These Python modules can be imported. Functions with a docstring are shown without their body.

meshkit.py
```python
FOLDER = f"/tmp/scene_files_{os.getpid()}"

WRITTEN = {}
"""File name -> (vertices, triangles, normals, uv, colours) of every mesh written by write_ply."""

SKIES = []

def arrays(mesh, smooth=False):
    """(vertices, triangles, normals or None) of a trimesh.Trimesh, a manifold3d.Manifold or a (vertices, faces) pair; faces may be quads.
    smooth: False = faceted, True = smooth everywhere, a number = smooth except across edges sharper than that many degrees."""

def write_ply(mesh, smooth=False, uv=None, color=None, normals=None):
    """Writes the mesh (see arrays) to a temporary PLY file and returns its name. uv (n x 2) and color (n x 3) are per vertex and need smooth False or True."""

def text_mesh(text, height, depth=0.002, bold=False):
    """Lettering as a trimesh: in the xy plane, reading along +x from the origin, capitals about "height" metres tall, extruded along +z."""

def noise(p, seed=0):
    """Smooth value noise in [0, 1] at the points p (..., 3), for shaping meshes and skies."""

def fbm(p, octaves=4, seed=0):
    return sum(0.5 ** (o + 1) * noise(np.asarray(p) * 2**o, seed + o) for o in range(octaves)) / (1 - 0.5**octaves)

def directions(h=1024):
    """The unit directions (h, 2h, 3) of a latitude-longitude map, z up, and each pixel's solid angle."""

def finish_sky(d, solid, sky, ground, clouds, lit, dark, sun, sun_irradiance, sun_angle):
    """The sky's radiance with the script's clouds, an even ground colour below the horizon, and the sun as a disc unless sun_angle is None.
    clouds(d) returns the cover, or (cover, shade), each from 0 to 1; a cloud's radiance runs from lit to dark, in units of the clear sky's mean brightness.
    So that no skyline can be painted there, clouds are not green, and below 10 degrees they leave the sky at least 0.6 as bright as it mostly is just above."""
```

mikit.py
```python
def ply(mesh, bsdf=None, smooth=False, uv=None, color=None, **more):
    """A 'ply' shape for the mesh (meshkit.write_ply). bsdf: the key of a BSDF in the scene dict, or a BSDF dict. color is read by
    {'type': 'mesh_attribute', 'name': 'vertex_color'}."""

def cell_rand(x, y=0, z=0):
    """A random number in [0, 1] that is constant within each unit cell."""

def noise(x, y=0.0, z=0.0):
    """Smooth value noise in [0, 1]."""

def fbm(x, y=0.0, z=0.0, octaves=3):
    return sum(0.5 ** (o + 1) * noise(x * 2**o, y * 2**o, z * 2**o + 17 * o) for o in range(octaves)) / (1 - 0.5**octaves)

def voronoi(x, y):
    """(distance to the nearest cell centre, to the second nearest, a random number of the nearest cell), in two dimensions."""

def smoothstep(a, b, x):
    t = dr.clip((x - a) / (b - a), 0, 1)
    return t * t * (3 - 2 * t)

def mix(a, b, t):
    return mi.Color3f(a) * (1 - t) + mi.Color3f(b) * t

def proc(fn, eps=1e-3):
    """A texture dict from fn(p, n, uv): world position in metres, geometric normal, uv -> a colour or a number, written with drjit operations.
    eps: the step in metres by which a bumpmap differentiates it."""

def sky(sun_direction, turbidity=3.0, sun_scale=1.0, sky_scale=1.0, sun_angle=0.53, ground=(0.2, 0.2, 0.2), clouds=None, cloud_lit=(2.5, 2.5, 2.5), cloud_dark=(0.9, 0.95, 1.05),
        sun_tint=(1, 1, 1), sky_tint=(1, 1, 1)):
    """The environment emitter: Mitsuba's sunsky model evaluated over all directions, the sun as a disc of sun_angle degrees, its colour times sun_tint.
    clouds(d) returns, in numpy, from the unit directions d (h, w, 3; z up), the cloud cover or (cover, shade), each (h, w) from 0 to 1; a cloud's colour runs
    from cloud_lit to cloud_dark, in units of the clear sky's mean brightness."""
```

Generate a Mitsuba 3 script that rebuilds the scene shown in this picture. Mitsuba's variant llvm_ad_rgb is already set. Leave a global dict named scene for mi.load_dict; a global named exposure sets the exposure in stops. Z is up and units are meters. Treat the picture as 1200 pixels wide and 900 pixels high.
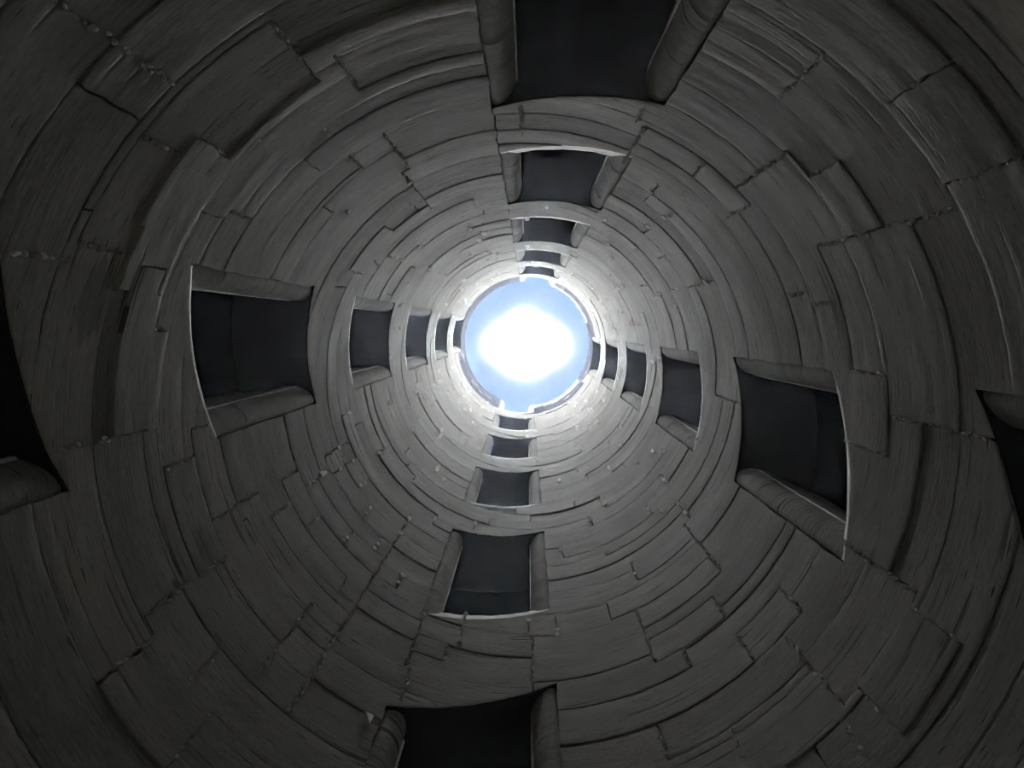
import math
import numpy as np
import trimesh
import shapely
from shapely.geometry import Polygon, LineString, Point, box
from shapely.affinity import translate
from shapely.ops import unary_union, polygonize, split
from scipy.spatial import Delaunay
import drjit as dr
import mitsuba as mi
import mikit
import meshkit

R = 1.3                       # inner radius of the stair core in metres; the shaft below is laid out in units of R
RNG = np.random.default_rng(7)
scene, labels = {}, {}

# ---------------------------------------------------------------- camera: lying near the bottom of the shaft, looking straight up
f = 1000.0                    # focal length in pixels of the 1200 x 900 frame
TA, TB, OX, OY = -0.0648828, -0.01810461, 0.01010662, -0.24481957
ca, sa, cb, sb = math.cos(TA), math.sin(TA), math.cos(TB), math.sin(TB)
ROT = np.array([[cb, 0, sb], [0, 1, 0], [-sb, 0, cb]]) @ np.array([[1, 0, 0], [0, ca, -sa], [0, sa, ca]])
eye = np.array([OX, OY, 0.0]) * R
scene['camera'] = {
    'type': 'perspective', 'fov': math.degrees(2 * math.atan(600 / f)), 'fov_axis': 'x', 'near_clip': 0.01, 'far_clip': 500.0,
    'to_world': mi.ScalarTransform4f().look_at(origin=eye.tolist(), target=(eye + ROT @ [0, 0, 1]).tolist(), up=(ROT @ [0, -1, 0]).tolist()),
}

# ---------------------------------------------------------------- daylight: bright cloud with the sun behind it, more cloud added out of view
exposure = 5.8
SUN = np.array([-0.001, 0.0195, 1.0])
SUN = SUN / np.linalg.norm(SUN)


def clouds(d):
    ang = np.degrees(np.arccos(np.clip(d @ SUN, -1, 1)))
    q = d[..., :2] / np.maximum(d[..., 2:], 0.15)
    p = np.stack([q[..., 0], q[..., 1], 0 * q[..., 0]], -1)
    n = meshkit.fbm(p * 15.0 + [31.5, 7.2, 0.4], 4, seed=3)
    wisps = meshkit.fbm(p * 45.0 + [3.1, 1.2, 0.7], 4, seed=5)
    az = np.arctan2(q[..., 1] - SUN[1], q[..., 0] - SUN[0])
    reach = 3.25 + 0.55 * np.cos(2 * az) + 0.30 * np.cos(4 * az) + 1.0 * (wisps - 0.5)   # glare diamond around the sun, painted as cloud that thins out to blue
    glare_bank = 10 ** (-3.75 * np.clip((ang - 0.9) / (reach - 0.9), 0, 1.8))
    unseen_cloud = np.clip((n - 0.44) / 0.12, 0, 1) * np.clip((ang - 4.8) / 1.2, 0, 1)  # cloud added outside the view to light the shaft walls
    cover = np.maximum(glare_bank, unseen_cloud)
    off = np.degrees(np.arccos(np.clip(d @ (np.array([0, 0.012, 1]) / np.hypot(0.012, 1)), -1, 1)))
    glow = 0.95 * np.exp(-(off / 1.8) ** 2) + 0.035 * np.exp(-(off / 24.0) ** 2) + 0.007 * np.exp(-(off / 50.0) ** 2)  # broad terms set the unseen brightness that lights the walls
    return cover, 1 - np.clip(glow, 0, 1)


scene['sky'] = mikit.sky(SUN, turbidity=3.0, sun_scale=0.0, sky_scale=0.08, ground=(0.12, 0.12, 0.11), clouds=clouds,
                         cloud_lit=(6300.0, 6300.0, 6300.0), cloud_dark=(2.0, 2.0, 2.05), sky_tint=(0.50, 0.78, 1.22))

# ---------------------------------------------------------------- materials


def stone_fields(p):
    """Grooves and pits of the dressed stone, drawn out along the courses, from the position on the round wall."""
    th = dr.atan2(p.y, p.x)
    c, s, z = dr.cos(th) * R, dr.sin(th) * R, p.z
    fine = mikit.fbm(c * 10, s * 10, z * 110, 3)
    streak = mikit.noise(c * 4.2 + 11, s * 4.2, z * 46)
    pits = mikit.noise(c * 16, s * 16 + 5, z * 95 + 9)
    broad = mikit.fbm(c * 2.6 + 4, s * 2.6, z * 3.0, 4)
    scratch = mikit.noise(c * 2.6, s * 2.6 + 3, z * 150)
    fine = fine - 0.40 * mikit.smoothstep(0.80, 0.94, scratch)
    return fine, streak, pits, broad


# damp stains seen in the photograph: angle, height, half widths, depth
STAINS = [(math.radians(a), z * R, math.radians(w), h * R, s) for a, z, w, h, s in ((198, 1.89, 6.5, 0.07, 0.40), (155.0, 2.18, 1.3, 0.022, 0.6), (228, 1.62, 5, 0.05, 0.3), (320, 1.9, 7, 0.03, 0.35), (157, 2.42, 6, 0.06, 0.35), (227, 2.2, 8, 0.03, 0.35))]


def stone_color(tint, dark=1.0):
    def fn(p, n, uv):
        fine, streak, pits, broad = stone_fields(p)
        mid = mikit.noise(p.x * 4.5, p.y * 4.5 + 7, p.z * 8.5)
        v = 0.86 + 0.50 * (fine - 0.5) + 0.24 * (mikit.noise(p.x * 75, p.y * 75, p.z * 75) - 0.5) + 0.55 * (broad - 0.5) + 0.26 * (mid - 0.5)
        rough = mikit.smoothstep(0.40, 0.62, broad)
        v = v * (1 - 0.65 * mikit.smoothstep(0.72, 0.90, streak) * rough) * (1 - 0.70 * mikit.smoothstep(0.80, 0.92, pits) * (0.35 + 0.65 * rough))
        a = dr.atan2(p.y, p.x)
        a = dr.select(a < 0, a + 2 * math.pi, a)
        for a0, z0, wa, wz, s in STAINS:
            q = dr.square((a - a0) / wa) + dr.square((p.z - z0) / wz) + 1.6 * (broad - 0.5) + 1.2 * (streak - 0.5)
            v = v * (1 - s * (1 - mikit.smoothstep(0.5, 1.1, q)))
        return mi.Color3f(*tint) * v * dark
    return fn


def stone_relief(p, n, uv):
    fine, streak, pits, broad = stone_fields(p)
    return 0.0005 * fine - 0.0009 * mikit.smoothstep(0.70, 0.94, streak) - 0.0010 * mikit.smoothstep(0.80, 0.93, pits)


def plain_relief(p, n, uv):
    return 0.0006 * mikit.fbm(p.x * 30, p.y * 30, p.z * 60, 3)


def material(key, fn, relief=None, rough=0.8, spec=0.17, eps=2e-3):
    b = {'type': 'principled', 'base_color': mikit.proc(fn) if callable(fn) else {'type': 'rgb', 'value': list(fn)}, 'roughness': rough, 'specular': spec}
    if relief:
        b = {'type': 'bumpmap', 'arbitrary': mikit.proc(relief, eps=eps), 'scale': 1.0, 'bsdf': b}
    scene[key] = {'type': 'twosided', 'bsdf': b}


TINTS = [(0.362, 0.354, 0.322), (0.33, 0.326, 0.30), (0.388, 0.375, 0.338), (0.30, 0.297, 0.275)]
for i, t in enumerate(TINTS):
    material(f'stone_{i}', stone_color(t), stone_relief)
material('crown_stone', stone_color((0.155, 0.165, 0.20)), stone_relief, 1.0, 0.0)  # darker, bluer tone than the shaft stone
material('mortar', stone_color((0.30, 0.29, 0.265)), plain_relief)
material('lime', (0.90, 0.89, 0.86), None, 0.9, 0.1)
material('mortar_chip', (0.40, 0.39, 0.36), None, 0.9, 0.1)
material('lit_edge', (0.87, 0.87, 0.86), plain_relief, 0.8, 0.15)  # pale colour carries part of the light on sill and jamb edges
material('jamb_stone', stone_color((0.36, 0.355, 0.33)), plain_relief, 0.85, 0.12)
material('stair_dark', (0.022, 0.023, 0.025), None, 1.0, 0.0)  # near-black: shade of the lintels and the unlit stair put into the colour

# ---------------------------------------------------------------- helpers


def put(key, mesh, bsdf, smooth=False):
    scene[key] = mikit.ply(mesh, bsdf, smooth=smooth)
    return key


def number(base):
    k = number.__dict__.setdefault(base, 0)
    number.__dict__[base] = k + 1
    return base if k == 0 else f'{base}_{k:03d}'


def cyl(th, r, z):
    th, r, z = np.broadcast_arrays(np.asarray(th, float), np.asarray(r, float), np.asarray(z, float))
    return np.stack([r * np.cos(th), r * np.sin(th), z], -1).reshape(-1, 3) * R


def warp(p):
    """The same slow waver for every joint, so that courses are not ruled with a straight edge."""
    p = np.asarray(p, float)
    q = np.stack([np.cos(p[:, 0]) * 2.3, np.sin(p[:, 0]) * 2.3, p[:, 1] * 3.0], -1)
    a = meshkit.fbm(q * 1.0, 3, seed=11) - 0.5
    b = meshkit.fbm(q * 3.0, 3, seed=12) - 0.5
    return p + np.stack([0.012 * b, 0.020 * a + 0.010 * b], -1)


def resample(ring, h):
    ring = np.asarray(ring)[:-1]
    out = []
    for a, b in zip(ring, np.roll(ring, -1, 0)):
        n = max(1, int(math.ceil(np.linalg.norm(b - a) / h)))
        out += [a + (b - a) * k / n for k in range(n)]
    return np.array(out)


def face(poly, h, seed, inset=0.004, relief=0.004):
    """Points (theta, z), kind (0 edge, 1 arris, 2 face) and triangles of one dressed stone's face."""
    hb = min(h, 0.013) if h < 0.05 else 0.4 * h
    edge = resample(poly.exterior.coords, hb)
    kinds, pts = [np.zeros(len(edge))], [edge]
    inner = poly.buffer(-inset, join_style=2)
    for g in getattr(inner, 'geoms', [inner]):
        if g.is_empty:
            continue
        e = resample(g.exterior.coords, hb)
        pts.append(e)
        kinds.append(np.ones(len(e)))
    deep = poly.buffer(-inset - 0.4 * h)
    if not deep.is_empty:
        x0, z0, x1, z1 = deep.bounds
        gx, gz = np.meshgrid(np.arange(x0, x1 + h, h), np.arange(z0, z1 + h, h * 0.8), indexing='ij')
        g = np.stack([gx.ravel() + 0.2 * h * (np.arange(gx.size) % 2), gz.ravel()], -1)
        g = g[shapely.contains_xy(deep, g[:, 0], g[:, 1])]
        pts.append(g)
        kinds.append(np.full(len(g), 2))
    p, k = np.vstack(pts), np.concatenate(kinds)
    t = Delaunay(p).simplices
    c = p[t].mean(1)
    a, b = p[t[:, 1]] - p[t[:, 0]], p[t[:, 2]] - p[t[:, 0]]
    area = a[:, 0] * b[:, 1] - a[:, 1] * b[:, 0]
    t = np.where((area > 0)[:, None], t, t[:, ::-1])
    t = t[shapely.contains_xy(poly.buffer(1e-6), c[:, 0], c[:, 1]) & (np.abs(area) > 1e-9)]
    return p, k, t, len(edge)


def stone_mesh(poly, h, seed, r0=1.0, gap=0.005, back=0.06):
    poly = poly.buffer(-gap, join_style=2)
    if poly.is_empty:
        return None
    poly = max(getattr(poly, 'geoms', [poly]), key=lambda g: g.area)
    poly = Polygon(poly.exterior)
    rng = np.random.default_rng(seed)
    p, k, t, ne = face(poly, h, seed)
    calm = np.clip(shapely.distance(hole_edges, shapely.points(p)) / 0.02, 0, 1)
    # the arris is chipped a little, most along the upright joints
    nz = meshkit.fbm(np.stack([p[:, 0] * 30, p[:, 1] * 30, 0 * p[:, 0] + seed], -1), 3, seed=3) - 0.5
    j = rng.normal(0, 0.0006, p.shape) * ((k < 2) * calm)[:, None]
    w = warp(p + j + np.array([0.009, 0.0055]) * nz[:, None] * ((k < 2) * calm)[:, None])
    q = np.stack([np.cos(w[:, 0]) * 4, np.sin(w[:, 0]) * 4, w[:, 1] * 22], -1)
    bump = meshkit.fbm(q, 3, seed=21) - 0.5
    r = r0 + (0.0010 if p[:, 1].mean() < 4.5 else 0.0018) * np.clip(rng.standard_t(3), -2.5, 4) + rng.normal(0, 0.0010) * (p[:, 1] - p[:, 1].mean()) / max(0.1, np.ptp(p[:, 1])) + 0.0022 * bump
    r = r + np.where(k == 0, 0.0010, 0.0)
    v = cyl(w[:, 0], r, w[:, 1])
    vb = cyl(w[:ne, 0], r0 + back, w[:ne, 1])
    i = np.arange(ne)
    n = (i + 1) % ne
    o = len(v)
    side = np.vstack([np.stack([i, n + o, n], -1), np.stack([i, i + o, n + o], -1)])
    return np.vstack([v, vb]), np.vstack([t[:, ::-1], side])


def polar_slab(th, prof):
    """A solid swept round the axis: prof(th) gives the closed (r, z) profile at each angle."""
    rows = [np.asarray(prof(t)) for t in th]
    m = len(rows[0])
    v = np.vstack([cyl(t, row[:, 0], row[:, 1]) for t, row in zip(th, rows)])
    fs = []
    for a in range(len(th) - 1):
        for b in range(m):
            c = (b + 1) % m
            fs += [[a * m + b, a * m + c, (a + 1) * m + c], [a * m + b, (a + 1) * m + c, (a + 1) * m + b]]
    for a, flip in ((0, 1), (len(th) - 1, 0)):
        for b in range(1, m - 1):
            tri = [a * m, a * m + b, a * m + b + 1]
            fs.append(tri if flip == 0 else tri[::-1])
    return v, np.array(fs)


# ---------------------------------------------------------------- the openings of the double helix: column, level, head z and slope, sill z and slope
OPENINGS = [
    ('T', 1, 2.788, -0.69, 1.483, -0.67),
    ('T', 2, 5.049, -0.69, 3.743, -0.63),
    ('T', 3, 7.363, -0.70, 5.927, -0.65),
    ('T', 4, 9.549, -0.70, 8.296, -0.70),
    ('T', 5, 11.75, -0.67, 10.438, -0.67),
    ('T', 6, 13.989, -0.67, 12.677, -0.67),
    ('R', 1, 1.69, -0.73, 0.386, -0.67),
    ('R', 2, 3.895, -0.75, 2.648, -0.66),
    ('R', 3, 6.17, -0.70, 4.844, -0.64),
    ('R', 4, 8.436, -0.63, 7.133, -0.65),
    ('R', 5, 10.653, -0.67, 9.341, -0.67),
    ('R', 6, 12.892, -0.67, 11.58, -0.67),
    ('B', 1, 2.727, -0.69, 1.424, -0.67),
    ('B', 2, 5.009, -0.58, 3.681, -0.58),
    ('B', 3, 7.27, -0.62, 5.946, -0.62),
    ('B', 4, 9.502, -0.62, 8.161, -0.70),
    ('B', 5, 11.691, -0.67, 10.379, -0.67),
    ('B', 6, 13.93, -0.67, 12.618, -0.67),
    ('L', 1, 1.659, -0.64, 0.343, -0.67),
    ('L', 2, 3.852, -0.68, 2.554, -0.74),
    ('L', 3, 6.118, -0.70, 4.815, -0.62),
    ('L', 4, 8.418, -0.62, 7.077, -0.70),
    ('L', 5, 10.61, -0.67, 9.298, -0.67),
    ('L', 6, 12.848, -0.67, 11.536, -0.67)]
OPENINGS = [(*o[:2], o[2] + 0.45, *o[3:]) if o[2] > 13.5 else o for o in OPENINGS]   # the topmost pair stand open to the sky
CENTRE = {c: math.radians(a) for c, a in zip('TRBL', (-80.77, 9.23, 99.23, 189.23))}
HALF = 0.270                  # half width in radians
THICK = 0.35                  # thickness of the core wall
TOP, LIP, FOOT = 13.95, 12.36, 0.2
SEAM = -96.3

# ---------------------------------------------------------------- the wall: joints of the masonry as (height, from, to) and (angle, from, to), angles in degrees
BEDS = """1.47 -51.8 -32.3; 1.696 138.1 172.8; 1.744 -62.8 -15.7; 1.747 205.4 237.2; 1.75 24.7 42.1; 1.94 204.4 222.7; 1.971 126.9 154.1; 1.989 22.1 40.4; 2.039 178.7 203.4; 2.05 240.1 263.8; 2.088 -65.6 -29; 2.134 0.6 21.7; 2.153 222.4 239.6; 2.171 193.9 203.7; 2.205 116.4 128.8; 2.249 45.9 67; 2.28 6 21.6; 2.305 176 193.5; 2.309 -64.7 -40.1; 2.311 155.5 185.4; 2.351 -6.7 5.9; 2.36 243 264.1; 2.38 -28.8 -8.7; 2.384 207 214.9; 2.453 68 83.7; 2.46 40.8 77.4; 2.464 35.9 43.4; 2.478 136.6 152.7; 2.53 153.2 176.9; 2.582 206.5 263.5; 2.585 25.3 35.6; 2.594 -45.3 -19.6; 2.614 -18.8 -8.6; 2.688 37.6 76.3; 2.701 64.2 83.8; 2.744 152.4 160.6; 2.789 136.6 156.6; 2.823 207.6 263.5; 2.835 25 45.1; 2.852 46.8 62.4; 2.863 115.9 137.5; 2.877 -41.2 -27.4; 2.894 -65.4 -41.8; 2.982 155.3 173.2; 3.015 107.1 114.4; 3.064 47.4 64; 3.093 234.9 241.9; 3.105 113.9 133.8; 3.148 -66.7 -50.2; 3.18 104.6 113; 3.189 50.9 61.8; 3.238 -41.1 -23.8; 3.252 148.3 173.4; 3.256 133.5 160; 3.269 210.7 224.9; 3.35 25.1 42.8; 3.377 69.5 89; 3.405 63.6 68.6; 3.463 240.5 246.5; 3.487 141.5 171.4; 3.505 122.7 158.2; 3.571 -56.6 -12.9; 3.616 69.6 86.8; 3.705 137.3 173.4; 3.718 42.9 52.7; 3.721 117 155.9; 3.888 225.4 236.7; 3.933 134.1 159.5; 3.958 39.6 60.1; 3.969 117.9 153; 3.994 -27.9 -6.6; 4.043 -64.1 -32.9; 4.123 211.8 226.4; 4.194 237.2 263.1; 4.211 146.4 155.1; 4.294 18.4 62.5; 4.36 228.1 232.2; 4.367 44.6 83"""
HEADS = """-97 3.48 3.66; -90.7 2.93 3.42; -68.4 2.71 2.91; -66.4 2.91 3.39; -52.8 2.94 3.12; -52.6 1.75 2.05; -50.8 4.22 4.38; -50.7 3.36 3.58; -49.2 3.82 3.98; -45.4 2.32 2.87; -43.8 1.51 1.74; -41.2 2.88 3.37; -40.4 2.1 2.29; -35.6 4.04 4.2; -35 3.44 3.69; -29.3 1.76 2.56; -28 4.02 4.61; -23 3.8 3.94; -21.3 2.89 3.07; -18.9 2.64 2.85; -18.4 3.08 3.29; -0.4 1.85 2.34; 21.9 1.99 2.47; 24.1 1.75 1.96; 35.5 2.47 2.69; 37.2 1.76 1.98; 40.4 1.99 2.4; 42 3.19 4; 47.2 2.48 2.68; 56.2 2.05 2.23; 57.4 2.72 2.84; 59.9 3.74 4.12; 63.3 2.78 3.39; 65.9 4.13 4.35; 66.9 2.27 2.44; 69.5 3.39 3.7; 82.4 3.4 3.59; 88.2 2.93 3.34; 107 3.01 3.14; 112.9 2.62 2.83; 114 2.83 3.42; 128.8 4.17 4.48; 132.1 3.75 3.92; 133.6 3.1 3.25; 136.3 2.24 2.85; 139.4 3.54 3.69; 140.1 3.97 4.17; 143.1 1.99 2.2; 144.9 1.54 1.68; 151 1.71 1.94; 153.9 2.2 2.53; 154.1 3.92 4.43; 154.8 2.99 3.23; 155.6 3.5 3.67; 157.2 2.71 2.83; 160.3 2.53 2.71; 172.2 2.31 2.49; 176.7 2.55 2.71; 178.9 1.78 2.29; 193.8 2.18 2.3; 202.5 1.55 1.74; 204.6 1.77 1.94; 219.5 1.76 1.93; 222.5 1.95 2.17; 223.2 3.06 3.27; 225.1 3.32 3.92; 226.6 1.28 1.69; 226.7 2.18 2.33; 227.5 4.16 4.35; 228.7 2.57 2.81; 234.7 2.86 3.04; 234.8 2.39 2.55; 237.1 3.8 4.31; 239.5 1.64 2.13; 242.4 2.87 3.41; 243.3 2.08 2.38; 246.4 3.49 3.81"""

beds = [list(map(float, x.split())) for x in BEDS.split(';')]
heads = [list(map(float, x.split())) for x in HEADS.split(';')]


def head_z(o, th):
    return o[2] + o[3] * (th - CENTRE[o[0]])


def sill_z(o, th):
    return o[4] + o[5] * (th - CENTRE[o[0]])


def opening_polygon(o, grow=0.0, half=HALF):
    c = CENTRE[o[0]]
    a, b = c - half - grow, c + half + grow
    return Polygon([(a, sill_z(o, a) - grow), (b, sill_z(o, b) - grow), (b, head_z(o, b) + grow), (a, head_z(o, a) + grow)])


def nose(o):
    """How far the worn rounding of the sill reaches down the wall face."""
    c, l = o[0], o[1]
    return {1: 0.03, 2: {'T': 0.21, 'B': 0.13, 'R': 0.06, 'L': 0.024}[c], 3: {'T': 0.19, 'B': 0.13, 'R': 0.07, 'L': 0.07}[c]}.get(l, 0.15)


holes = {(o[0], o[1]): opening_polygon(o) for o in OPENINGS}
S0, S1 = math.radians(SEAM), math.radians(SEAM + 360)
ds = {}
segs_b, segs_h = [], []


def course_list():
    zs, z = [], 4.49
    while z < LIP - 0.12:
        zs.append(z)
        z += RNG.uniform(0.18, 0.27)
    return zs


upper = course_list()
for k, z in enumerate(upper):
    top = upper[k + 1] if k + 1 < len(upper) else LIP
    segs_b.append([z, S0, S1])
    t = S0 + RNG.uniform(0.1, 0.7)
    while t < S1 - 0.15:
        segs_h.append([t, z, top])
        t += RNG.uniform(0.38, 0.95)
segs_b += [[LIP, S0, S1], [LIP + 0.55, S0, S1], [LIP + 1.08, S0, S1]]
for z0, z1 in ((LIP, LIP + 0.55), (LIP + 0.55, LIP + 1.08), (LIP + 1.08, TOP)):
    t = S0 + RNG.uniform(0.2, 0.7)
    while t < S1 - 0.2:
        segs_h.append([t, z0, z1])
        t += RNG.uniform(0.6, 1.1)
hs = [[math.radians(t), a, b] for t, a, b in heads]
bs = [[z, math.radians(a), math.radians(b)] for z, a, b in beds]
for b in bs:
    b[1], b[2] = max(b[1], S0), min(b[2], S1)
hole_union = unary_union(list(holes.values()))
hole_edges = unary_union([LineString(p.exterior.coords) for p in holes.values()])
# bed joints run on to the next upright joint or opening within reach
for b in bs:
    for end, sgn in ((1, -1), (2, 1)):
        x = b[end]
        cand = [h[0] for h in hs if h[1] - 0.03 <= b[0] <= h[2] + 0.03 and -0.03 <= (h[0] - x) * sgn <= 0.24]
        ray = LineString([(x - sgn * 0.03, b[0]), (x + sgn * 0.24, b[0])]).intersection(hole_union)
        if not ray.is_empty:
            xs = [ray.bounds[0], ray.bounds[2]]
            cand.append((min(xs) if sgn > 0 else max(xs)) + sgn * 0.005)
        for s in (S0, S1):
            if -0.03 <= (s - x) * sgn <= 0.24:
                cand.append(s)
        if cand:
            b[end] = min(cand, key=lambda c: abs(c - x))
        else:                                            # a step in the courses: close the stone with an upright joint to the bed above
            above = [o[0] for o in bs if o is not b and o[1] - 0.05 <= x <= o[2] + 0.05 and 0.04 < o[0] - b[0] < 0.6] + [4.49]
            hs.append([x, b[0], min(above)])
for h in hs:
    for end, sgn in ((1, -1), (2, 1)):
        cand = [b[0] for b in bs if b[1] - 0.02 <= h[0] <= b[2] + 0.02 and abs(b[0] - h[end]) < 0.16] + [z for z in (4.49,) if abs(z - h[end]) < 0.16]
        if cand:
            h[end] = min(cand, key=lambda c: abs(c - h[end]))
        ray = LineString([(h[0], h[end]), (h[0], h[end] + sgn * 0.2)]).intersection(hole_union)
        if not ray.is_empty and not cand:
            h[end] = (ray.bounds[1] if sgn > 0 else ray.bounds[3]) + sgn * 0.01
lines = [LineString([(b[1] - 0.004, b[0]), (b[2] + 0.004, b[0])]) for b in bs + segs_b]
lines += [LineString([(h[0], h[1] - 0.004), (h[0], h[2] + 0.004)]) for h in hs + segs_h if h[2] - h[1] > 0.02]
domain = box(S0, FOOT, S1, TOP)
lines += [LineString(p.exterior.coords) for p in holes.values()] + [LineString(domain.exterior.coords)]
net = unary_union(lines)
pieces = [p for p in polygonize(net) if domain.buffer(1e-6).contains(p.representative_point()) and not hole_union.contains(p.representative_point())]


def cut(poly, line):
    return [g for g in split(poly, line).geoms if g.area > 1e-5]


# long or tall blocks are parted where the photograph's resolution lost the joint
todo, stones = pieces, []
while todo:
    p = todo.pop()
    x0, z0, x1, z1 = p.bounds
    hmax = 0.34 if z1 > 2.3 else 0.46
    if z1 - z0 > hmax * 1.3 and z0 < 4.5:
        n = max(2, round((z1 - z0) / 0.24)) if z1 > 2.3 else 2
        todo += cut(p, LineString([(x0 - 1, z0 + (z1 - z0) / n), (x1 + 1, z0 + (z1 - z0) / n)]))
    elif x1 - x0 > 1.15:
        t = x0 + (x1 - x0) * RNG.uniform(0.38, 0.62)
        todo += cut(p, LineString([(t, z0 - 1), (t, z1 + 1)]))
    else:
        stones.append(p)
# slivers join the neighbour with which they share most
for _ in range(3):
    small = [p for p in stones if p.buffer(-0.022).is_empty]
    for p in small:
        if p not in stones:
            continue
        best = max((q for q in stones if q is not p and q.distance(p) < 1e-6), key=lambda q: q.intersection(p).length, default=None)
        if best is None:
            continue
        m = best.union(p).buffer(1e-5).buffer(-1e-5)
        if m.geom_type == 'Polygon':
            stones.remove(p)
            stones.remove(best)
            stones.append(m.simplify(1e-4))
stones = [Polygon(p.exterior) for p in stones if p.area > 4e-4]
# the sill noses take a strip of the face below each opening
strips = unary_union([Polygon([(CENTRE[o[0]] - HALF, sill_z(o, CENTRE[o[0]] - HALF) - nose(o)), (CENTRE[o[0]] + HALF, sill_z(o, CENTRE[o[0]] + HALF) - nose(o)),
                               (CENTRE[o[0]] + HALF, sill_z(o, CENTRE[o[0]] + HALF) + 0.02), (CENTRE[o[0]] - HALF, sill_z(o, CENTRE[o[0]] - HALF) + 0.02)]) for o in OPENINGS])
trimmed = []
for p in stones:
    g = p.difference(strips) if p.intersects(strips) else p
    trimmed += [Polygon(x.exterior) for x in getattr(g, 'geoms', [g]) if x.geom_type == 'Polygon' and x.area > 4e-4]
stones = trimmed
# above the traced part the courses run on across the seam of the unrolled wall
for p in [q for q in stones if q.bounds[0] < S0 + 1e-4 and q.bounds[1] > 4.4]:
    for q in stones:
        if q.bounds[2] > S1 - 1e-4 and abs(q.bounds[1] - p.bounds[1]) < 0.01 and abs(q.bounds[3] - p.bounds[3]) < 0.01:
            m = unary_union([q.buffer(1e-5, join_style=2), translate(p, 2 * math.pi).buffer(1e-5, join_style=2)])
            if m.geom_type == 'Polygon' and m.bounds[2] - m.bounds[0] < 1.4:
                stones.remove(p)
                stones.remove(q)
                stones.append(m.simplify(1e-4))
            break
# stones that stand a little proud of those below and throw a band of shade on them: lower edge, from, to (degrees), how far
PROUD = [(2.039, 176, 206, 0.006), (1.94, 200, 224, 0.006), (1.75, 24, 43, 0.003), (1.697, 143, 160, 0.004), (1.47, -55, -30, 0.006), (2.05, 238, 264, 0.003), (2.13, 2, 22, 0.004), (2.09, -38, -28, 0.004), (2.58, 225, 245, 0.003), (3.256, 133, 150, 0.002), (4.12, 210, 226, 0.003), (4.294, 30, 60, 0.003)]


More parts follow.
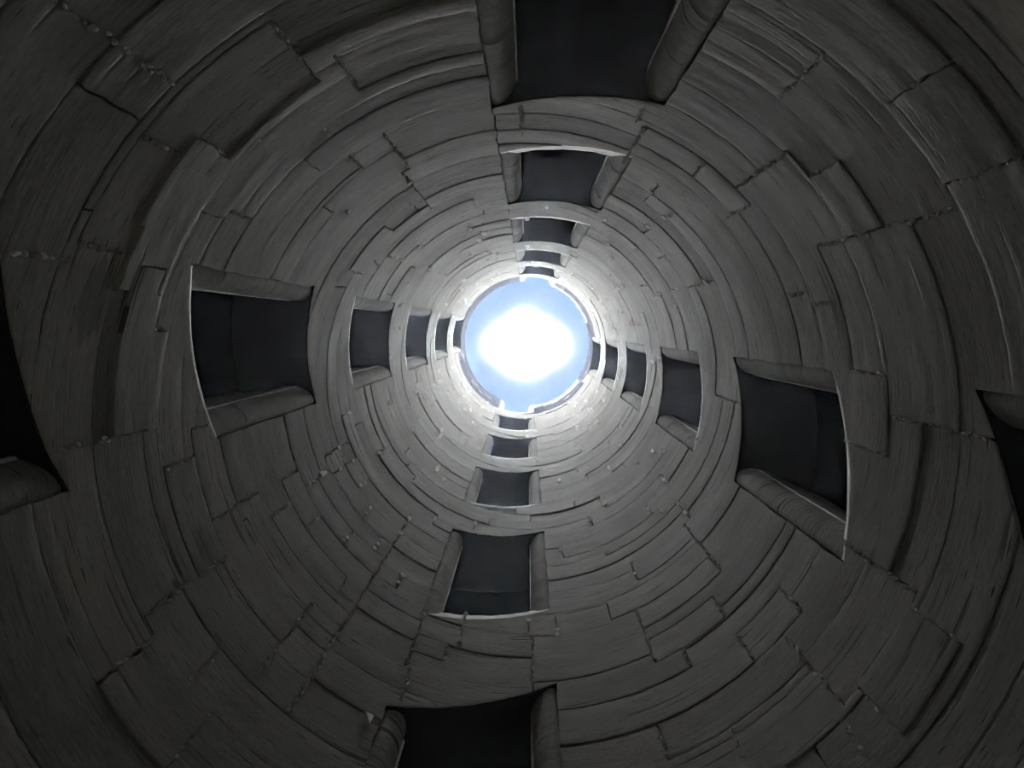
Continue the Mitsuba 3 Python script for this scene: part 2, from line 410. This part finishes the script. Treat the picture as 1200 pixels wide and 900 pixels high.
def proud(p):
    x, z = math.degrees(p.centroid.x), p.bounds[1]
    return sum(d for zb, a, b, d in PROUD if abs(z - zb) < 0.05 and a - 6 < x < b + 6)




def seen(p):
    c = p.centroid
    return p.area / max(c.y, 1.15) ** 3 if c.y > 1.15 else 0.0


stones.sort(key=seen, reverse=True)
labels['wall_shaft'] = {'label': 'round inner wall of the stair core in grey dressed stone, rising to the sky', 'category': 'wall', 'kind': 'structure'}
rest, rest_f, at = [], [], 0
crown_v = []
for i, p in enumerate(stones):
    zc = p.centroid.y
    crown = zc > LIP
    h = 0.03 if zc < 3 else 0.045 if zc < 5 else 0.1
    m = stone_mesh(p, h, 100 + i, r0=1.012 if crown else 1.0 - proud(p), gap=0.0022)
    if m is None:
        continue
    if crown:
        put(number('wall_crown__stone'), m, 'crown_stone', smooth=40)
    elif i < 290:
        put(number('wall_shaft__stone'), m, f'stone_{[0, 1, 0, 2, 0, 1, 3, 2][int(RNG.integers(8))]}', smooth=40)
    else:
        rest.append(m[0])
        rest_f.append(m[1] + at)
        at += len(m[0])
put('wall_shaft__far_stones', (np.vstack(rest), np.vstack(rest_f)), 'stone_0', smooth=40)
labels['wall_shaft__far_stones'] = {'label': 'small distant stones of the upper courses', 'kind': 'stuff'}
labels['wall_crown'] = {'label': 'darker bluish stone ring around the sky at the very top of the shaft', 'category': 'wall', 'kind': 'structure'}


def sheet(poly_list, r, h, flip=False):
    vs, fs, n = [], [], 0
    for poly in poly_list:
        e = [resample(poly.exterior.coords, h)] + [resample(g.coords, h) for g in poly.interiors]
        x0, z0, x1, z1 = poly.bounds
        gx, gz = np.meshgrid(np.arange(x0, x1, h), np.arange(z0, z1, h), indexing='ij')
        g = np.stack([gx.ravel(), gz.ravel()], -1)
        inner = poly.buffer(-0.3 * h)
        g = g[shapely.contains_xy(inner, g[:, 0], g[:, 1])]
        p = np.vstack(e + [g])
        t = Delaunay(p).simplices
        c = p[t].mean(1)
        t = t[shapely.contains_xy(poly, c[:, 0], c[:, 1])]
        w = warp(p)
        rr = r + 0.008 * (meshkit.fbm(np.stack([np.cos(w[:, 0]) * 30, np.sin(w[:, 0]) * 30, w[:, 1] * 30], -1), 2, seed=9) - 0.5)
        vs.append(cyl(w[:, 0], rr, w[:, 1]))
        fs.append(t + n)
        n += len(p)
    return np.vstack(vs), np.vstack(fs)


# the mortar bed behind the faces, and the back of the core wall on the stair side
bands = [box(a, FOOT, b, TOP) for a, b in zip(np.linspace(S0, S1, 9)[:-1], np.linspace(S0, S1, 9)[1:])]
grown = unary_union([opening_polygon(o, 0.004) for o in OPENINGS] + [strips])
parts = []
for b in bands:
    g = b.difference(grown)
    parts += list(getattr(g, 'geoms', [g]))
put('wall_shaft__mortar', sheet(parts, 1.014, 0.05), 'mortar', smooth=True)
wide = unary_union([opening_polygon(o, 0.0, 0.212) for o in OPENINGS])
parts = []
for b in bands:
    g = b.difference(wide)
    parts += list(getattr(g, 'geoms', [g]))
put('wall_shaft__outer_face', sheet(parts, 1 + THICK, 0.12), 'stair_dark', smooth=True)

# lime smears standing proud of the upright joints: they catch the light from above
def lump(c_th, c_z, w_, h_, proud, rng):
    """A dab of lime, thin at the top and thick at its lower lip."""
    n = 7
    t = np.linspace(0, 2 * math.pi, n, endpoint=False) + rng.uniform(0, 1)
    k = 1 + rng.normal(0, 0.22, n)
    x, y = np.cos(t) * w_ * k, np.sin(t) * h_ * k
    rr = 0.9995 - proud * (0.62 - 0.38 * np.clip(y / h_, -1, 1) if proud > 0.003 else rng.uniform(0.2, 1.0, n))
    v = np.vstack([cyl(c_th + x, rr, c_z + y), cyl(c_th + x, 1.012, c_z + y), cyl([c_th], [0.9993 - proud * (0.66 if proud > 0.003 else 1.1)], [c_z])])
    i = np.arange(n)
    j = (i + 1) % n
    return v, np.vstack([np.stack([i, i + n, j + n], -1), np.stack([i, j + n, j], -1), np.stack([j, np.full(n, 2 * n), i], -1)])


rng = np.random.default_rng(3)
dabs = {'lime': [[], [], 0], 'mortar_chip': [[], [], 0]}
hole_guard = hole_union.buffer(0.03)
for t, a, b in hs + segs_h:
    if a > LIP - 0.1 or a < 0.8 or b - a < 0.05:
        continue
    far = a > 3.3
    if far and rng.random() < 0.2:
        continue
    for _ in range(rng.integers(1, 4) if far else int((b - a) / 0.011)):
        z = rng.uniform(a + 0.01, b - 0.01)
        if hole_guard.contains(Point(t, z)):
            continue
        tw, zw = warp(np.array([[t, z]]))[0]
        pale = far or rng.random() < 0.12
        size = rng.uniform(0.6, 1.3)
        v, fc = lump(tw + rng.normal(0, 0.003), zw, (0.006 + 0.0012 * min(a, 9.0) if far else 0.0042) * size, min(0.11, 0.02 + 0.022 * max(0, a - 3.5)) * size if far else 0.009 * size, 0.0055 if far else 0.002, rng)
        d = dabs['lime' if pale else 'mortar_chip']
        d[0].append(v)
        d[1].append(fc + d[2])
        d[2] += len(v)
for part, bsdf, text in (('lime_smears', 'lime', 'pale dabs of lime on the upright joints'), ('mortar_chips', 'mortar_chip', 'ragged crumbs of mortar along the upright joints')):
    put('wall_shaft__' + part, (np.vstack(dabs[bsdf][0]), np.vstack(dabs[bsdf][1])), bsdf)
    labels['wall_shaft__' + part] = {'label': text, 'kind': 'stuff'}

# ---------------------------------------------------------------- window openings: rounded jambs, lintel, worn sill
WHERE = {
    'T': ['cut off by the top edge of the picture', 'upper column, second from the top edge, bright worn sill', 'upper column, third from the top edge, thin bright sill', 'upper column, fourth from the top edge, small', 'upper column, thin slot just above the lit mouth', 'notch at the top of the ring round the sky'],
    'R': ['cut off by the right edge of the picture', 'right-hand row, the large one nearest the right edge', 'right-hand row, middle-sized with a bright right edge', 'right-hand row, small, third from the sky', 'right-hand row, narrow, second from the sky', 'right-hand row, touching the sky'],
    'B': ['cut off by the bottom edge of the picture', 'lower column, large with a bright ragged lower edge', 'lower column, middle-sized with a bright lower edge', 'lower column, small, third from the sky', 'lower column, small slot nearest below the sky ring', 'notch at the bottom of the ring round the sky'],
    'L': ['cut off by the left edge of the picture', 'left-hand row, the large one with a thin bright left edge', 'left-hand row, middle-sized with a bright left edge', 'left-hand row, small, third from the sky', 'left-hand row, narrow, second from the sky', 'left-hand row, touching the sky'],
}
W = math.sin(HALF)
XW = math.cos(HALF)
ROLL = [(XW + 0.014, W + 0.004)] + [(XW + 0.075 * (1 - math.cos(a)) + 0.009, W - 0.068 * math.sin(a)) for a in np.linspace(0.12, math.pi / 2, 9)] + [(XW + 0.139, W - 0.062), (1 + THICK + 0.01, W + 0.01), (1 + THICK, W + 0.06), (XW + 0.10, W + 0.03)]
def warped_z(t, z):
    return warp(np.array([[t, z]]))[0, 1]


wn = 0
for o in OPENINGS:
    wn += 1
    key = f'window_{wn}'
    c = CENTRE[o[0]]
    labels[key] = {'label': 'dark opening to the stair in the shaft wall, ' + WHERE[o[0]][o[1] - 1], 'category': 'window', 'kind': 'structure'}
    lvl = o[1]
    # jambs
    for sgn in (-1, 1):
        th_e = c + sgn * HALF
        lo, hi = sill_z(o, th_e) - nose(o) * 0.8, min(head_z(o, th_e) + 0.03, TOP - 0.01)
        n = 4 if lvl <= 2 else 3 if lvl == 3 else 1
        cuts = [lo] + [lo + (hi - lo) * (k + RNG.uniform(-0.15, 0.15)) / n for k in range(1, n)] + [hi]
        for a, b in zip(cuts[:-1], cuts[1:]):
            prof = np.array(ROLL)
            prof = prof + RNG.normal(0, 0.0015, 2)
            zz = np.linspace(a + 0.001, b - 0.001, 5)
            grow = np.zeros(5)
            v = []
            for z, g in zip(zz, grow):
                x, y = prof[:, 0] + g, (prof[:, 1] + g) * sgn
                v.append(np.stack([x * math.cos(c) - y * math.sin(c), x * math.sin(c) + y * math.cos(c), np.full(len(x), z)], -1) * R)
            m = len(prof)
            v = np.vstack(v)
            fs = []
            for i in range(4):
                for k in range(m):
                    k2 = (k + 1) % m
                    fs += [[i * m + k, i * m + k2, (i + 1) * m + k2], [i * m + k, (i + 1) * m + k2, (i + 1) * m + k]]
            cap = trimesh.creation.triangulate_polygon(Polygon(prof).buffer(0), engine='earcut')[1] if False else np.array([[0, k, k + 1] for k in range(1, m - 1)])
            fs = np.vstack([np.array(fs), cap, cap[:, ::-1] + 4 * m])
            put(number(key + '__jamb'), (v, fs), 'jamb_stone', smooth=50)
        # the arris behind the roll, its highlight painted by the pale colour
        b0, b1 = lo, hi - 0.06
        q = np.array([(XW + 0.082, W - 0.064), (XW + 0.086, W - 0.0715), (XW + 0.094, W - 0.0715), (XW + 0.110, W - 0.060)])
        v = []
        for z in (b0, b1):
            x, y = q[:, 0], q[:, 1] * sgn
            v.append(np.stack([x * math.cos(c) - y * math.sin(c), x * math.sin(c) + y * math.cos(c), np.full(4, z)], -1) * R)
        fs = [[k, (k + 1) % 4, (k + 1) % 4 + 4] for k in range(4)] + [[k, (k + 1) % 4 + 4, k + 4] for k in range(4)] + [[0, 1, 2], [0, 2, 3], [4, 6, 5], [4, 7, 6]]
        put(number(key + '__arris'), (np.vstack(v), np.array(fs)), 'lit_edge')
    # lintel: the underside that closes the head, its shade put into the colour
    th = np.linspace(c - HALF - 0.01, c + HALF + 0.01, 13)
    if o[2] + 0.2 < TOP:
        put(key + '__lintel', polar_slab(th, lambda t: [(r, warped_z(t, head_z(o, t)) + d) for r, d in ((1.003, -0.008), (1.18, -0.004), (1 + THICK, 0.005), (1 + THICK, 0.12), (1.003, 0.02))]), 'stair_dark')
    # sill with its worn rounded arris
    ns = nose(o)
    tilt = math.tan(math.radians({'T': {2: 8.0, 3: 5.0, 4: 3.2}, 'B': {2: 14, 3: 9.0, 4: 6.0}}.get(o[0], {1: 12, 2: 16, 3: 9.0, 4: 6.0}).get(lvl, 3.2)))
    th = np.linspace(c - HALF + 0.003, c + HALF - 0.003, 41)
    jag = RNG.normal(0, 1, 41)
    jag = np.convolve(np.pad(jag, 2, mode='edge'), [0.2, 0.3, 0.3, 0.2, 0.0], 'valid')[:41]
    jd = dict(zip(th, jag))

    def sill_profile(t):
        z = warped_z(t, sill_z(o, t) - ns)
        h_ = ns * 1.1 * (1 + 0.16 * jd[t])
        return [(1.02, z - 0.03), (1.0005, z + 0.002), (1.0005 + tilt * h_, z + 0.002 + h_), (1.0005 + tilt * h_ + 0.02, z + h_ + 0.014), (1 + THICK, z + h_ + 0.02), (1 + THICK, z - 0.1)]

    put(key + '__sill', polar_slab(th, sill_profile), 'lit_edge', smooth=25)
    labels[key + '__sill'] = {'label': 'worn sill edge lit from above, its light heightened by pale colour'}

# ---------------------------------------------------------------- a flake caught in the joint beside the lowest opening
fl = np.radians([117.9, 116.25, 116.5])
flz = np.array([2.437, 2.432, 2.362])
front, back_ = cyl(fl, [0.994, 0.993, 0.982], flz), cyl(fl, [0.999, 0.998, 0.987], flz)
put('plaster_flake', (np.vstack([front, back_]), np.array([[0, 1, 2], [3, 5, 4], [0, 3, 4], [0, 4, 1], [1, 4, 5], [1, 5, 2], [2, 5, 3], [2, 3, 0]])), 'lime')
labels['plaster_flake'] = {'label': 'small pale triangular flake stuck beside the left corner of the bottom opening', 'category': 'plaster flake'}

# ---------------------------------------------------------------- the double spiral stair behind the wall
slope = -2 * 2.2388 / (2 * math.pi)
OUT = 1.9


def soffit(th_ref, z_ref):
    t0, t1 = th_ref + (z_ref - (-0.3)) / -slope, th_ref + (z_ref - 13.6) / -slope
    th = np.linspace(t0, t1, 260)
    return polar_slab(th, lambda t: [(r, z_ref + slope * (t - th_ref) + 0.26 + d) for r, d in ((1 + THICK, 0), (OUT, 0), (OUT, 0.16), (1 + THICK, 0.16))])


for c in 'RL':
    z1 = next(o[2] for o in OPENINGS if o[0] == c and o[1] == 1)
    k = 'stair_flight' if c == 'R' else 'stair_flight_001'
    put(k, soffit(CENTRE[c], z1), 'stair_dark', smooth=30)
    labels[k] = {'label': 'dark underside of the spiral stair seen through the ' + ('largest right-hand opening' if c == 'R' else 'large left-hand opening'), 'category': 'stair', 'kind': 'structure'}
th = np.linspace(0, 2 * math.pi, 73)[:-1]


def tube(r0, r1, z0, z1, n=96):
    th = np.linspace(0, 2 * math.pi, n, endpoint=False)
    v = np.vstack([cyl(th, r, z) for r, z in ((r0, z0), (r1, z0), (r1, z1), (r0, z1))])
    i = np.arange(n)
    j = (i + 1) % n
    fs = []
    for a in range(4):
        b = (a + 1) % 4
        fs += [np.stack([a * n + i, a * n + j, b * n + j], -1), np.stack([a * n + i, b * n + j, b * n + i], -1)]
    return v, np.vstack(fs)


put('wall_stairwell', tube(OUT, OUT + 0.3, -1.25, TOP), 'stair_dark', smooth=40)
labels['wall_stairwell'] = {'label': 'outer wall of the stairwell behind the openings', 'category': 'wall', 'kind': 'structure'}
put('roof_stairwell', tube(1 + THICK, OUT + 0.3, TOP, TOP + 0.12), 'stair_dark', smooth=40)
labels['roof_stairwell'] = {'label': 'flat roof over the stair around the top of the shaft', 'category': 'roof', 'kind': 'structure'}
put('wall_base', tube(1.0, 1 + THICK, -1.25, FOOT + 0.01), 'stone_0', smooth=40)
labels['wall_base'] = {'label': 'foot of the round shaft wall below the picture', 'category': 'wall', 'kind': 'structure'}
put('floor', tube(0.001, OUT + 0.3, -1.35, -1.25), 'stone_3', smooth=40)
labels['floor'] = {'label': 'stone floor at the bottom of the shaft', 'category': 'floor', 'kind': 'structure'}

# ---------------------------------------------------------------- thin medium added in the shaft, standing in for lens glare round the sky
HAZE = True
if HAZE:
    scene['glare_medium'] = {'type': 'homogeneous', 'sigma_t': 0.0013, 'albedo': {'type': 'rgb', 'value': [0.80, 0.90, 1.0]}, 'phase': {'type': 'hg', 'g': 0.76}}
    th = np.linspace(0, 2 * math.pi, 48, endpoint=False)
    i = np.arange(48)
    j = (i + 1) % 48
    v = np.vstack([cyl(th, 0.975, -1.2), cyl(th, 0.975, TOP + 0.05), [[0, 0, -1.2 * R]], [[0, 0, (TOP + 0.05) * R]]])
    fs = np.vstack([np.stack([i, j, j + 48], -1), np.stack([i, j + 48, i + 48], -1), np.stack([j, i, np.full(48, 96)], -1), np.stack([i + 48, j + 48, np.full(48, 97)], -1)])
    scene['added_haze'] = mikit.ply((v, fs), {'type': 'null'}, interior={'type': 'ref', 'id': 'glare_medium'})
    labels['added_haze'] = {'label': 'added thin medium filling the shaft, standing in for glare around the sky', 'category': 'added_haze', 'kind': 'stuff'}
    scene['camera']['medium'] = {'type': 'ref', 'id': 'glare_medium'}
